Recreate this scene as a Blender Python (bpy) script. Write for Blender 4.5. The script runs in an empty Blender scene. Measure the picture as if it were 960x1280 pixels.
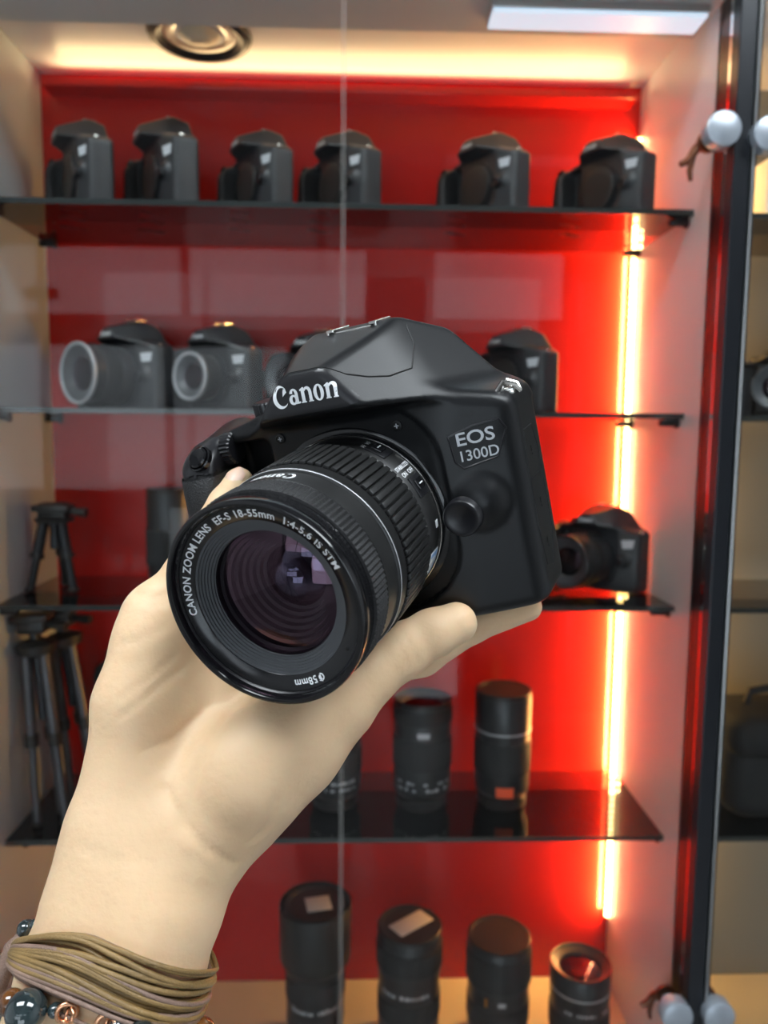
import bpy, bmesh, math, random
import numpy as np
from mathutils import Matrix, Vector, Euler

random.seed(7)
S = bpy.context.scene
COL = S.collection

# ------------------------------------------------------------------ camera
EYE = np.array([0.0, 0.0, 1.5])
PITCH, YAW, ROLL = 0.1032, -0.0326, 0.009
def cam_rot(p, y, r):
    cp, sp, cy, sy, cr, sr = math.cos(p), math.sin(p), math.cos(y), math.sin(y), math.cos(r), math.sin(r)
    A = np.array([[1, 0, 0], [0, 0, -1], [0, 1, 0]], float)
    Ry = np.array([[cy, sy, 0], [-sy, cy, 0], [0, 0, 1]])
    P = np.array([[1, 0, 0], [0, cp, -sp], [0, sp, cp]])
    Z = np.array([[cr, -sr, 0], [sr, cr, 0], [0, 0, 1]])
    return Z @ P @ A @ Ry
CM = cam_rot(PITCH, YAW, ROLL)          # world -> view (x right, y down, z forward)
cd = bpy.data.cameras.new('phone_camera')
cam = bpy.data.objects.new('phone_camera', cd); COL.objects.link(cam)
m = Matrix.Identity(4)
for i in range(3):
    m[i][0], m[i][1], m[i][2], m[i][3] = CM[0][i], -CM[1][i], -CM[2][i], EYE[i]
cam.matrix_world = m
cd.sensor_fit = 'VERTICAL'; cd.sensor_height = 36.0; cd.lens = 27.0
cd.clip_start = 0.01; cd.clip_end = 50
cd.dof.use_dof = True; cd.dof.focus_distance = 0.265; cd.dof.aperture_fstop = 12.0
S.camera = cam

# ------------------------------------------------------------------ world, exposure
w = bpy.data.worlds.new('World'); S.world = w; w.use_nodes = True
w.node_tree.nodes['Background'].inputs[0].default_value = (0.75, 0.85, 1.0, 1)
w.node_tree.nodes['Background'].inputs[1].default_value = 0.35
S.view_settings.view_transform = 'Standard'; S.view_settings.look = 'None'
S.view_settings.gamma = 1.0; S.view_settings.use_curve_mapping = False
S.view_settings.exposure = 0.0

WINDOW_E, SHOP_E, ADDED_WINDOW_E, PANEL_E = 1.8, 1.9, 2.6, 17.0            # daylight in the shop windows, added low window, added ceiling panels
LED_W, COVE_W, CAB_W = 6.5, 0.42, 2.4    # warm strip, cove, and strip added in the beige cabinet (watts)

# ------------------------------------------------------------------ helpers: objects
def tag(o, label=None, cat=None, group=None, kind=None):
    if label: o['label'] = label
    if cat: o['category'] = cat
    if group: o['group'] = group
    if kind: o['kind'] = kind
    return o
def empty(name, loc=(0, 0, 0), rot=(0, 0, 0), label=None, cat=None, group=None):
    o = bpy.data.objects.new(name, None); COL.objects.link(o)
    o.location = loc; o.rotation_euler = rot; o.empty_display_size = 0.02
    return tag(o, label, cat, group)
def md(name, V, F, mat, smooth=True, angle=None):
    me = bpy.data.meshes.new(name)
    me.from_pydata([tuple(map(float, v)) for v in V], [], [tuple(map(int, f)) for f in F])
    me.materials.append(M[mat])
    if smooth:
        me.polygons.foreach_set('use_smooth', [True] * len(me.polygons))
        if angle is not None: me.set_sharp_from_angle(angle=math.radians(angle))
    me.update()
    return me
def obj(name, me, parent=None, loc=None, rot=None, scale=None):
    o = bpy.data.objects.new(name, me); COL.objects.link(o)
    if parent is not None: o.parent = parent
    if loc is not None: o.location = loc
    if rot is not None: o.rotation_euler = rot
    if scale is not None: o.scale = scale
    return o
def mo(name, V, F, mat, parent=None, smooth=True, angle=40, **k):
    return obj(name, md(name, V, F, mat, smooth, angle), parent, **k)

# ------------------------------------------------------------------ helpers: shapes (return V, F)
def box(c, s, bev=0.0, seg=2):
    bm = bmesh.new(); bmesh.ops.create_cube(bm, size=1)
    for v in bm.verts:
        v.co = Vector((c[0] + v.co.x * s[0], c[1] + v.co.y * s[1], c[2] + v.co.z * s[2]))
    if bev: bmesh.ops.bevel(bm, geom=bm.edges[:], offset=bev, segments=seg, profile=.5, affect='EDGES')
    return frombm(bm)
def frombm(bm):
    bm.verts.index_update()
    V = [v.co[:] for v in bm.verts]; F = [[v.index for v in f.verts] for f in bm.faces]
    bm.free(); return V, F
def join(*parts):
    V, F = [], []
    for v, f in parts:
        n = len(V); V += list(v); F += [[i + n for i in q] for q in f]
    return V, F
def lathe(prof, n=64, cap0=False, cap1=False):
    V, F = [], []
    for r, z in prof:
        for i in range(n):
            a = 2 * math.pi * i / n; V.append((r * math.cos(a), r * math.sin(a), z))
    for j in range(len(prof) - 1):
        for i in range(n):
            k = (i + 1) % n
            F.append((j * n + i, j * n + k, (j + 1) * n + k, (j + 1) * n + i))
    if cap0: F.append(tuple(range(n))[::-1])
    if cap1: F.append(tuple((len(prof) - 1) * n + i for i in range(n)))
    return V, F
def xf(vf, mat):
    V, F = vf; return [tuple(mat @ Vector(v)) for v in V], F
def mv(vf, d): return [(v[0] + d[0], v[1] + d[1], v[2] + d[2]) for v in vf[0]], vf[1]
def sc(vf, s): return [(v[0] * s, v[1] * s, v[2] * s) for v in vf[0]], vf[1]
def tube(path, rad, n=8, closed=False):
    P = [Vector(p) for p in path]; R = rad if isinstance(rad, (list, tuple)) else [rad] * len(P)
    V, F = [], []; N = len(P); up = None
    for i, p in enumerate(P):
        if closed: t = (P[(i + 1) % N] - P[i - 1]).normalized()
        else: t = (P[min(i + 1, N - 1)] - P[max(i - 1, 0)]).normalized()
        if up is None:
            up = t.orthogonal().normalized()
        up = (up - t * up.dot(t)).normalized(); s = t.cross(up)
        for k in range(n):
            a = 2 * math.pi * k / n
            V.append(tuple(p + (up * math.cos(a) + s * math.sin(a)) * R[i]))
    for i in range(N if closed else N - 1):
        j = (i + 1) % N
        for k in range(n):
            l = (k + 1) % n
            F.append((i * n + k, i * n + l, j * n + l, j * n + k))
    if not closed:
        F.append(tuple(range(n))[::-1]); F.append(tuple((N - 1) * n + k for k in range(n)))
    return V, F
def prism(poly, z0, z1, bev=0.0):
    bm = bmesh.new()
    b = [bm.verts.new((x, y, z0)) for x, y in poly]
    f = bm.faces.new(b)
    r = bmesh.ops.extrude_face_region(bm, geom=[f])
    for v in r['geom']:
        if isinstance(v, bmesh.types.BMVert): v.co.z = z1
    bmesh.ops.recalc_face_normals(bm, faces=bm.faces)
    if bev:
        es = [e for e in bm.edges if all(abs(v.co.z - z1) < 1e-7 for v in e.verts)]
        bmesh.ops.bevel(bm, geom=es, offset=bev, segments=2, profile=.5, affect='EDGES')
    return frombm(bm)
def sphere(c, r, n=16):
    bm = bmesh.new(); bmesh.ops.create_uvsphere(bm, u_segments=n, v_segments=max(6, n // 2), radius=1)
    rr = r if isinstance(r, (tuple, list)) else (r, r, r)
    for v in bm.verts: v.co = Vector((c[0] + v.co.x * rr[0], c[1] + v.co.y * rr[1], c[2] + v.co.z * rr[2]))
    return frombm(bm)
def text(s, size=1.0, bold=0.0, align='CENTER', spacing=1.0):
    c = bpy.data.curves.new('t', 'FONT'); c.body = s; c.size = size; c.align_x = align; c.align_y = 'CENTER'
    c.offset = bold; c.space_character = spacing; c.resolution_u = 4
    o = bpy.data.objects.new('t', c); COL.objects.link(o)
    bpy.context.view_layer.update()
    me = o.evaluated_get(bpy.context.evaluated_depsgraph_get()).to_mesh()
    V = [v.co[:] for v in me.vertices]; F = [list(p.vertices) for p in me.polygons]
    o.to_mesh_clear(); bpy.data.objects.remove(o); bpy.data.curves.remove(c)
    return V, F
def maker_logo():
    """the maker's word mark: bold roman letters, unit x-height, centred"""
    V, F = [], []
    def strip(a, b, closed=False):
        n = len(V); k = len(a)
        V.extend([(p[0], p[1], 0) for p in a] + [(p[0], p[1], 0) for p in b])
        for i in range(k if closed else k - 1):
            j = (i + 1) % k; F.append((n + i, n + j, n + k + j, n + k + i))
    def poly(p):
        n = len(V); V.extend([(q[0], q[1], 0) for q in p]); F.append(tuple(range(n, n + len(p))))
    def ell(cx, cy, rx, ry, a0, a1, k=24):
        return [(cx + rx * math.cos(math.radians(a0 + (a1 - a0) * i / k)), cy + ry * math.sin(math.radians(a0 + (a1 - a0) * i / k))) for i in range(k + 1)]
    # C
    strip(ell(.74, .62, .74, .78, 42, 318), ell(.92, .62, .56, .62, 52, 312))
    poly([(1.29, 1.14), (1.36, .88), (1.22, .80), (.95, .62), (1.02, .95), (1.10, 1.12)])
    x = 1.52
    # a
    strip(ell(x + .36, .30, .38, .34, 0, 360), ell(x + .40, .31, .13, .2, 0, 360))
    poly([(x + .55, 0), (x + .83, 0), (x + .83, .66), (x + .55, .66)])
    strip(ell(x + .45, .64, .38, .40, 0, 165), ell(x + .45, .64, .11, .27, 0, 165))
    poly([(x + .83, 0), (x + .83, .12), (x + .98, .14), (x + .98, .02)])
    def n_(x):
        poly([(x + .06, 0), (x + .36, 0), (x + .36, 1.0), (x + .26, 1.04), (x - .04, .9), (x - .04, .8), (x + .06, .82)])
        strip(ell(x + .62, .62, .38, .42, 0, 150), ell(x + .56, .62, .16, .24, 0, 150))
        poly([(x + .72, 0), (x + 1.0, 0), (x + 1.0, .64), (x + .72, .64)])
        poly([(x - .02, 0), (x - .02, .08), (x + .44, .08), (x + .44, 0)])
        poly([(x + .64, 0), (x + .64, .08), (x + 1.08, .08), (x + 1.08, 0)])
    n_(2.60)
    strip(ell(4.22, .51, .46, .55, 0, 360), ell(4.22, .51, .16, .43, 0, 360))
    n_(4.82)
    return [(v[0] - 2.95, v[1] - .55, 0) for v in V], F

# ------------------------------------------------------------------ helpers: implicit surfaces
def smin(a, b, k):
    h = np.clip(.5 + .5 * (b - a) / k, 0, 1); return b * (1 - h) + a * h - k * h * (1 - h)
def smax(a, b, k): return -smin(-a, -b, k)
def hull(planes, x, y, z, k):
    d = None
    for n, p in planes:
        n = np.array(n, float); n /= np.linalg.norm(n)
        e = (x - p[0]) * n[0] + (y - p[1]) * n[1] + (z - p[2]) * n[2]
        d = e if d is None else smax(d, e, k)
    return d
def pl3(a, b, c, inside):
    a, b, c = map(np.array, (a, b, c)); n = np.cross(b - a, c - a).astype(float)
    if np.dot(n, np.array(inside) - a) > 0: n = -n
    return (tuple(n), tuple(a))
def cone(x, y, z, a, b, r1, r2):
    a = np.array(a, np.float32); b = np.array(b, np.float32); d = b - a; L = float(d @ d)
    t = np.clip(((x - a[0]) * d[0] + (y - a[1]) * d[1] + (z - a[2]) * d[2]) / L, 0, 1)
    return np.sqrt((x - a[0] - t * d[0]) ** 2 + (y - a[1] - t * d[1]) ** 2 + (z - a[2] - t * d[2]) ** 2) - (r1 + (r2 - r1) * t)
def rbox(x, y, z, lo, hi, r):
    q = []
    for c, l, h in ((x, lo[0], hi[0]), (y, lo[1], hi[1]), (z, lo[2], hi[2])):
        q.append(np.abs(c - (l + h) / 2) - (h - l) / 2 + r)
    return np.sqrt(sum(np.maximum(c, 0) ** 2 for c in q)) + np.minimum(np.maximum(np.maximum(q[0], q[1]), q[2]), 0) - r
def polygonize(f, lo, hi, h, newton=2):
    ax = [np.arange(lo[i], hi[i] + h, h, dtype=np.float32) for i in range(3)]
    X, Y, Z = np.meshgrid(*ax, indexing='ij', sparse=True)
    D = np.asarray(f(X, Y, Z), np.float32); nx, ny, nz = D.shape
    I = D < 0
    acc = np.zeros((nx - 1, ny - 1, nz - 1, 3), np.float32); cnt = np.zeros((nx - 1, ny - 1, nz - 1), np.float32)
    for a in range(3):
        o = [i for i in range(3) if i != a]
        for b in (0, 1):
            for c in (0, 1):
                s0 = [None] * 3; s1 = [None] * 3
                s0[a] = slice(0, -1); s1[a] = slice(1, None)
                for q, bit in ((o[0], b), (o[1], c)):
                    s0[q] = s1[q] = slice(bit, D.shape[q] - 1 + bit)
                f0, f1 = D[tuple(s0)], D[tuple(s1)]
                cr = (f0 < 0) != (f1 < 0)
                t = np.where(cr, f0 / np.where(cr, f0 - f1, 1), 0)
                acc[..., a] += np.where(cr, t, 0); acc[..., o[0]] += cr * b; acc[..., o[1]] += cr * c; cnt += cr
    act = cnt > 0
    idx = np.full(act.shape, -1, np.int64); idx[act] = np.arange(act.sum())
    ijk = np.argwhere(act)
    V = (ijk + acc[act] / cnt[act][:, None]) * h + np.array(lo, np.float32)
    F = []
    for a in range(3):
        o = [i for i in range(3) if i != a]
        s0 = [slice(1, -1)] * 3; s1 = [slice(1, -1)] * 3
        s0[a] = slice(0, -1); s1[a] = slice(1, None)
        e = I[tuple(s0)] != I[tuple(s1)]
        p = np.argwhere(e)
        for q in o: p[:, q] += 1
        ins = I[tuple(p.T)]
        def at(b, c):
            r = p.copy(); r[:, o[0]] -= b; r[:, o[1]] -= c; return idx[tuple(r.T)]
        quad = np.stack([at(1, 1), at(0, 1), at(0, 0), at(1, 0)], 1)
        flip = ins if a != 1 else ~ins
        quad[~flip] = quad[~flip][:, ::-1]
        F.append(quad)
    F = np.concatenate(F); V = V.astype(np.float64)
    e = h * .25
    for _ in range(newton):
        x, y, z = V.T
        d = f(x, y, z)
        g = np.stack([f(x + e, y, z) - f(x - e, y, z), f(x, y + e, z) - f(x, y - e, z), f(x, y, z + e) - f(x, y, z - e)], 1) / (2 * e)
        st = -(d / np.maximum((g * g).sum(1), .2))[:, None] * g
        V = V + np.clip(st, -h * .6, h * .6)
    return V, F

# ------------------------------------------------------------------ materials
M = {}
def mat(name, col, rough=.5, metal=0.0, bump=0.0, bscale=600.0, var=0.0, vscale=30.0, spec=.5, coat=0.0, sss=0.0, emis=None, es=0.0, bumpdist=.0004, mot=None, alpha=1.0, crough=.03):
    ma = bpy.data.materials.new(name); ma.use_nodes = True; nt = ma.node_tree; b = nt.nodes['Principled BSDF']
    b.inputs['Base Color'].default_value = (*col, 1); b.inputs['Roughness'].default_value = rough; b.inputs['Metallic'].default_value = metal
    b.inputs['Specular IOR Level'].default_value = spec; b.inputs['Coat Weight'].default_value = coat; b.inputs['Coat Roughness'].default_value = crough
    if sss:
        b.inputs['Subsurface Weight'].default_value = sss; b.inputs['Subsurface Radius'].default_value = (1, .35, .2); b.inputs['Subsurface Scale'].default_value = .004
    if emis: b.inputs['Emission Color'].default_value = (*emis, 1); b.inputs['Emission Strength'].default_value = es
    tc = nt.nodes.new('ShaderNodeTexCoord')
    if var:
        n = nt.nodes.new('ShaderNodeTexNoise'); n.inputs['Scale'].default_value = vscale; n.inputs['Detail'].default_value = 4
        nt.links.new(tc.outputs['Object'], n.inputs['Vector'])
        r = nt.nodes.new('ShaderNodeValToRGB'); c2 = mot or tuple(min(1, c * (1 + var)) for c in col); c1 = tuple(c * (1 - var) for c in col)
        r.color_ramp.elements[0].color = (*c1, 1); r.color_ramp.elements[1].color = (*c2, 1)
        r.color_ramp.elements[0].position = .3; r.color_ramp.elements[1].position = .7
        nt.links.new(n.outputs['Fac'], r.inputs['Fac']); nt.links.new(r.outputs['Color'], b.inputs['Base Color'])
    if bump:
        n = nt.nodes.new('ShaderNodeTexNoise'); n.inputs['Scale'].default_value = bscale; n.inputs['Detail'].default_value = 3
        nt.links.new(tc.outputs['Object'], n.inputs['Vector'])
        bp = nt.nodes.new('ShaderNodeBump'); bp.inputs['Strength'].default_value = bump; bp.inputs['Distance'].default_value = bumpdist
        nt.links.new(n.outputs['Fac'], bp.inputs['Height']); nt.links.new(bp.outputs['Normal'], b.inputs['Normal'])
    M[name] = ma; return ma
def glass(name, tint, ior=1.5, rough=0.0, refl=(1, 1, 1)):
    ma = bpy.data.materials.new(name); ma.use_nodes = True; nt = ma.node_tree; nt.nodes.clear()
    o = nt.nodes.new('ShaderNodeOutputMaterial'); mx = nt.nodes.new('ShaderNodeMixShader'); t = nt.nodes.new('ShaderNodeBsdfTransparent'); g = nt.nodes.new('ShaderNodeBsdfGlossy'); f = nt.nodes.new('ShaderNodeFresnel')
    t.inputs['Color'].default_value = (*tint, 1); g.inputs['Roughness'].default_value = rough; g.inputs['Color'].default_value = (*refl, 1); f.inputs['IOR'].default_value = ior
    nt.links.new(f.outputs[0], mx.inputs[0]); nt.links.new(t.outputs[0], mx.inputs[1]); nt.links.new(g.outputs[0], mx.inputs[2]); nt.links.new(mx.outputs[0], o.inputs[0])
    M[name] = ma
mat('body_plastic', (.006, .0065, .0075), .36, bump=.25, bscale=2500, bumpdist=.0001, spec=.34)
mat('gloss_black', (.006, .006, .007), .12, spec=.55)
mat('badge_black', (.003, .003, .004), .3, spec=.2)
mat('satin_black', (.010, .010, .012), .32, spec=.5)
mat('rubber', (.014, .014, .015), .55, bump=.9, bscale=1400, bumpdist=.0004)
mat('rib_rubber', (.013, .013, .013), .42, spec=.5)
mat('lens_plastic', (.014, .014, .014), .36, bump=.12, bscale=3000, bumpdist=.0001, spec=.6)
mat('ring_black', (.004, .004, .005), .2, spec=.5)
mat('baffle', (.06, .064, .07), .4, spec=.5)
mat('inner_black', (.003, .003, .003), .5)
mat('print_white', (.80, .82, .84), .5)
mat('print_grey', (.5, .52, .55), .4)
mat('chrome', (.75, .74, .70), .18, 1.0)
mat('silver_ring', (.5, .51, .53), .35, .3)
mat('shelf_camera_black', (.022, .023, .026), .38, bump=.2, bscale=1500, spec=.6)
mat('shelf_lens_black', (.02, .02, .022), .35, spec=.6)
mat('shelf_rubber', (.016, .016, .017), .6)
mat('cap_black', (.02, .018, .017), .45)
mat('label_white', (.86, .85, .83), .6, var=.06, vscale=300)
mat('label_blue', (.25, .45, .75), .4)
mat('label_orange', (1.0, .12, .03), .5)
mat('red_acrylic', (.55, .013, .009), .25, spec=.22, coat=.3, crough=.02)
mat('white_laminate', (.80, .79, .82), .35, var=.02, vscale=6)
mat('grey_laminate', (.60, .67, .70), .4, var=.02, vscale=6)
mat('cream_laminate', (.74, .66, .50), .4, var=.06, vscale=12)
mat('beige_panel', (.25, .24, .205), .5, var=.04, vscale=5)
mat('black_metal', (.012, .014, .018), .28, .3, spec=.6)
mat('dark_metal', (.03, .032, .036), .35, .6)
mat('alu', (.55, .56, .56), .3, 1.0)
mat('grey_tube', (.10, .10, .11), .35, .5)
mat('copper', (.30, .12, .07), .35, .8)
mat('knob_silver', (.36, .40, .45), .35, .5)
mat('led_tape', (.9, .7, .3), .5, emis=(1, .66, .2), es=5.0)
mat('led_dot', (1, .9, .6), .5, emis=(1, .78, .36), es=25.0)
mat('panel_white', (.8, .85, .9), .3, emis=(.62, .80, 1.0), es=.75)
mat('skin', (.76, .52, .31), .50, bump=.45, bscale=380, var=.07, vscale=28, sss=.22, spec=.35, bumpdist=.0005, mot=(.80, .565, .35))
mat('nail', (.80, .55, .42), .25, sss=.2)
mat('cord_brown', (.25, .155, .055), .42, bump=.8, bscale=1500, var=.25, vscale=60)
mat('cord_mauve', (.25, .16, .12), .45, bump=.8, bscale=1500, var=.25, vscale=60)
mat('bead_dark', (.018, .028, .030), .08, var=.6, vscale=90, coat=1)
mat('bead_amber', (.14, .05, .012), .1, var=.7, vscale=110, coat=1)
mat('gold', (.85, .52, .18), .22, 1.0)
mat('copper_ring', (.85, .45, .26), .25, 1.0)
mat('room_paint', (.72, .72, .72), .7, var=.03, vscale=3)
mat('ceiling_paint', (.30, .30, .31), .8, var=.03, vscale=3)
mat('room_dark', (.16, .15, .15), .7)
mat('floor_tile', (.30, .29, .28), .35, var=.08, vscale=5)
mat('window_light', (.8, .9, 1), .5, emis=(.78, .90, 1.0), es=WINDOW_E)
mat('shopfront_light', (.8, .9, 1), .5, emis=(.86, .93, 1.0), es=SHOP_E)
mat('added_window_light', (.8, .9, 1), .5, emis=(.80, .91, 1.0), es=ADDED_WINDOW_E)
mat('added_panel_light', (1, 1, 1), .5, emis=(.88, .95, 1.0), es=PANEL_E)
mat('bag', (.012, .012, .013), .7, bump=.5, bscale=900)
mat('wood_dark', (.05, .025, .015), .4, var=.3, vscale=10)
glass('door_glass', (.975, .985, .98), 1.22)
glass('shelf_glass', (.62, .58, .54), 1.5)
glass('front_element', (.80, .78, .82), 1.5, 0.0, (1.0, .60, .82))
glass('inner_element', (.75, .72, .78), 1.9, 0.02, (.75, .72, 1.0))
mat('glass_edge', (.03, .035, .035), .15, spec=.6)
mat('seam_edge', (.34, .34, .32), .2, spec=.6)

# ================================================================== the shop room
def structure(name, vf, m, parent=None, **k):
    o = mo(name, *vf, m, parent, **k)
    if parent is None: o['kind'] = 'structure'
    return o
RX0, RX1, RY0, RY1, RZ = -2.3, 2.3, -2.4, 1.12, 2.75
structure('floor', box((0, (RY0 + RY1) / 2, -.02), (RX1 - RX0 + .2, RY1 - RY0 + .2, .04)), 'floor_tile')
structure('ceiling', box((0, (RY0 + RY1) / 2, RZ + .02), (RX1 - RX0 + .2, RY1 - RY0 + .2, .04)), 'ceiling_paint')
structure('wall_front', box((0, RY1 + .03, RZ / 2), (RX1 - RX0 + .2, .06, RZ)), 'room_dark')
structure('wall_left', box((RX0 - .03, (RY0 + RY1) / 2, RZ / 2), (.06, RY1 - RY0, RZ)), 'room_paint')
structure('wall_right', box((RX1 + .03, (RY0 + RY1) / 2, RZ / 2), (.06, RY1 - RY0, RZ)), 'room_paint')
structure('wall_back', box((0, RY0 - .03, RZ / 2), (RX1 - RX0 + .2, .06, RZ)), 'room_dark')
def shop_window(n, x0, x1, z0, z1, bars, m):
    wdw = structure('window_%d' % n, box(((x0 + x1) / 2, RY0 + .012, (z0 + z1) / 2), (x1 - x0 + .10, .02, z1 - z0 + .10)), 'dark_metal')
    k = bars + 1; wd = (x1 - x0) / k
    for i in range(k):
        mo('pane', *box((x0 + wd * (i + .5), RY0 + .03, (z0 + z1) / 2), (wd - .05, .014, z1 - z0)), m, wdw)
shop_window(1, -1.80, .05, 2.08, 2.40, 1, 'window_light')
shop_window(2, .35, 1.05, 2.08, 2.40, 0, 'window_light')
shop_window(3, -2.2, -.35, 1.20, 1.92, 2, 'shopfront_light')
shop_window(4, -1.0, .55, .10, 1.10, 1, 'added_window_light')  # added low glowing window, cool fill for the lower shelves
def ceiling_panel(x, y, lx, ly, label):  # panels added out of view to light the hand and cabinet front
    t = empty('ceiling_light', (x, y, RZ), label=label, cat='light', group='added ceiling light panels')
    mo('frame', *box((0, 0, -.012), (lx + .06, ly + .06, .024), .004), 'alu', t)
    mo('diffuser', *box((0, 0, -.028), (lx, ly, .012), .003), 'added_panel_light', t)
ceiling_panel(-.75, -.15, 1.1, .5, 'added unseen square white ceiling light panel in front of the cabinet with the red back')
ceiling_panel(.85, -.15, 1.1, .5, 'added unseen white ceiling light panel in front of the beige cabinet')

# ================================================================== display cabinet with the red back
ZC, ZB = 1.5 + .4548, 1.5 - .80
XL, XR, YB, YF = -.413, .369, 1.053, .83
cab = empty('display_cabinet', (0, YB, 0), label='white display cabinet with a glossy red back panel and glass doors', cat='cabinet')
def cpart(name, c, s, m, bev=.0006, parent=cab):
    return mo(name, *box((c[0], c[1] - YB, c[2]), s, bev), m, parent, smooth=False)
tag(cpart('back_panel', ((XL + XR) / 2, YB + .004, (ZC + ZB) / 2), (XR - XL, .008, ZC - ZB), 'red_acrylic'), 'glossy red back panel')
cpart('side_panel', (XR + .009, (YB + YF) / 2, (ZC + ZB) / 2), (.018, YB - YF + .01, ZC - ZB + .3), 'white_laminate')
cpart('side_panel', (XL - .009, (YB + YF) / 2, (ZC + ZB) / 2), (.018, YB - YF + .01, ZC - ZB + .3), 'grey_laminate')
cpart('ceiling_panel', ((XL + XR) / 2, (YB + .895) / 2, ZC + .009), (XR - XL, YB - .895, .018), 'white_laminate')
cpart('header', ((XL + XR) / 2, (.895 + .80) / 2, ZC + .06), (XR - XL, .095, .15), 'grey_laminate')
cpart('base_panel', ((XL + XR) / 2, (YB + YF) / 2 - .02, ZB - .02), (XR - XL, YB - YF + .04, .04), 'cream_laminate')
cpart('plinth', ((XL + XR) / 2, (YB + YF) / 2, (ZB - .04) / 2), (XR - XL + .036, YB - YF, ZB - .04), 'white_laminate')
cpart('top_panel', ((XL + XR) / 2, (YB + .80) / 2, ZC + .145), (XR - XL + .036, YB - .80, .02), 'grey_laminate')
# cove lip with a hidden strip that washes the ceiling at the back
cpart('cove_lip', ((XL + XR) / 2, YB - .034, ZC - .0245), (XR - XL - .03, .003, .007), 'red_acrylic')
cpart('cove_floor', ((XL + XR) / 2, YB - .017, ZC - .0275), (XR - XL - .03, .034, .002), 'red_acrylic')
def area(name, loc, rot, sx, sy, power, col, parent=None):
    l = bpy.data.lights.new(name, 'AREA'); l.shape = 'RECTANGLE'; l.size = sx; l.size_y = sy; l.energy = power; l.color = col
    o = bpy.data.objects.new(name, l); COL.objects.link(o); o.location = loc; o.rotation_euler = rot
    if parent: o.parent = parent
    return o
area('cove_light', ((XL + XR) / 2, -.024, ZC - .0205), (math.pi + math.radians(60), 0, 0), XR - XL - .06, .010, COVE_W, (1, .70, .34), cab)

# black aluminium door frame between the two cabinets
YG = .80
def frame_bar(name, x0, x1, y0, y1, m, parent=cab):
    return cpart(name, ((x0 + x1) / 2, (y0 + y1) / 2, 1.35), (x1 - x0, y1 - y0, 1.5), m, .001, parent)
frame_bar('door_frame', .369, .386, .782, .83, 'black_metal')
frame_bar('frame_bead', .3865, .3885, .778, .81, 'alu')
frame_bar('frame_gasket', .389, .394, .785, .83, 'black_metal')

# glass doors
def door(name, x0, x1, y, label, parent, hinges=()):
    d = cpart(name, ((x0 + x1) / 2, y, (ZB + ZC) / 2 + .02), (x1 - x0, .005, ZC - ZB + .16), 'door_glass', 0, parent)
    d['label'] = label
    return d
dl = door('glass_door', XL - .005, -.0186, YG, 'clear glass door with a polished edge', cab)
dr = door('glass_door', -.0168, .3685, YG, 'clear glass door hinged at the black frame', cab)
for x, dd in ((-.0191, dl), (-.0163, dr)):
    mo('polished_edge', *box((x, YG - YB, (ZB + ZC) / 2 + .02), (.0005, .0056, ZC - ZB + .16)), 'seam_edge', dd, smooth=False)

def knob(x, z, label, parent=None, flip=1):
    t = empty('glass_door_knob', (x, YG - .003, z), label=label, cat='knob', group='round door knobs')
    prof = [(0, -.028), (.0150, -.028), (.0168, -.0268), (.0172, -.025), (.0172, -.012), (.0160, -.0105), (.0085, -.0100), (.0085, 0)]
    R = Matrix.Rotation(math.radians(-90), 4, 'X')
    V, F = lathe([(r + 1e-5, -z_) for r, z_ in prof], 40)
    mo('knob', *xf((V, F), Matrix.Rotation(math.radians(90), 4, 'X')), 'knob_silver', t)
    # hook catch on the inner face of the glass
    br = join(tube([(-.002 * flip, .010, .002), (-.010 * flip, .016, -.006), (-.016 * flip, .018, -.016), (-.024 * flip, .018, -.020)], [.005, .005, .0042, .003], 10),
              tube([(-.012 * flip, .017, -.012), (-.014 * flip, .018, -.026), (-.0125 * flip, .018, -.036)], [.0036, .003, .0022], 10),
              tube([(0, 0.0075, 0), (0, .012, 0)], [.011, .011], 24))
    mo('catch', *br, 'copper', t)
    return t

# second cabinet at the right
cab2 = empty('display_cabinet', (.65, YB, 0), label='beige backed display cabinet beyond the black door frame', cat='cabinet')
def c2(name, c, s, m, bev=.0006): return mo(name, *box((c[0] - .65, c[1] - YB, c[2]), s, bev), m, cab2, smooth=False)
c2('back_panel', (.78, YB + .004, (ZC + ZB) / 2), (.74, .008, ZC - ZB), 'beige_panel')
c2('side_panel', (.399, (YB + YF) / 2, (ZC + ZB) / 2), (.018, YB - YF + .01, ZC - ZB + .3), 'white_laminate')
c2('side_panel', (1.16, (YB + YF) / 2, (ZC + ZB) / 2), (.018, YB - YF + .01, ZC - ZB + .3), 'white_laminate')
c2('ceiling_panel', (.78, (YB + YF) / 2, ZC + .009), (.74, YB - YF, .018), 'white_laminate')
c2('base_panel', (.78, (YB + YF) / 2, ZB - .02), (.74, YB - YF, .04), 'cream_laminate')
c2('plinth', (.78, (YB + YF) / 2, (ZB - .04) / 2), (.76, YB - YF, ZB - .04), 'white_laminate')
d2 = c2('glass_door', (.78, YG, (ZB + ZC) / 2 + .02), (.76, .005, ZC - ZB + .16), 'door_glass', 0)

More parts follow.
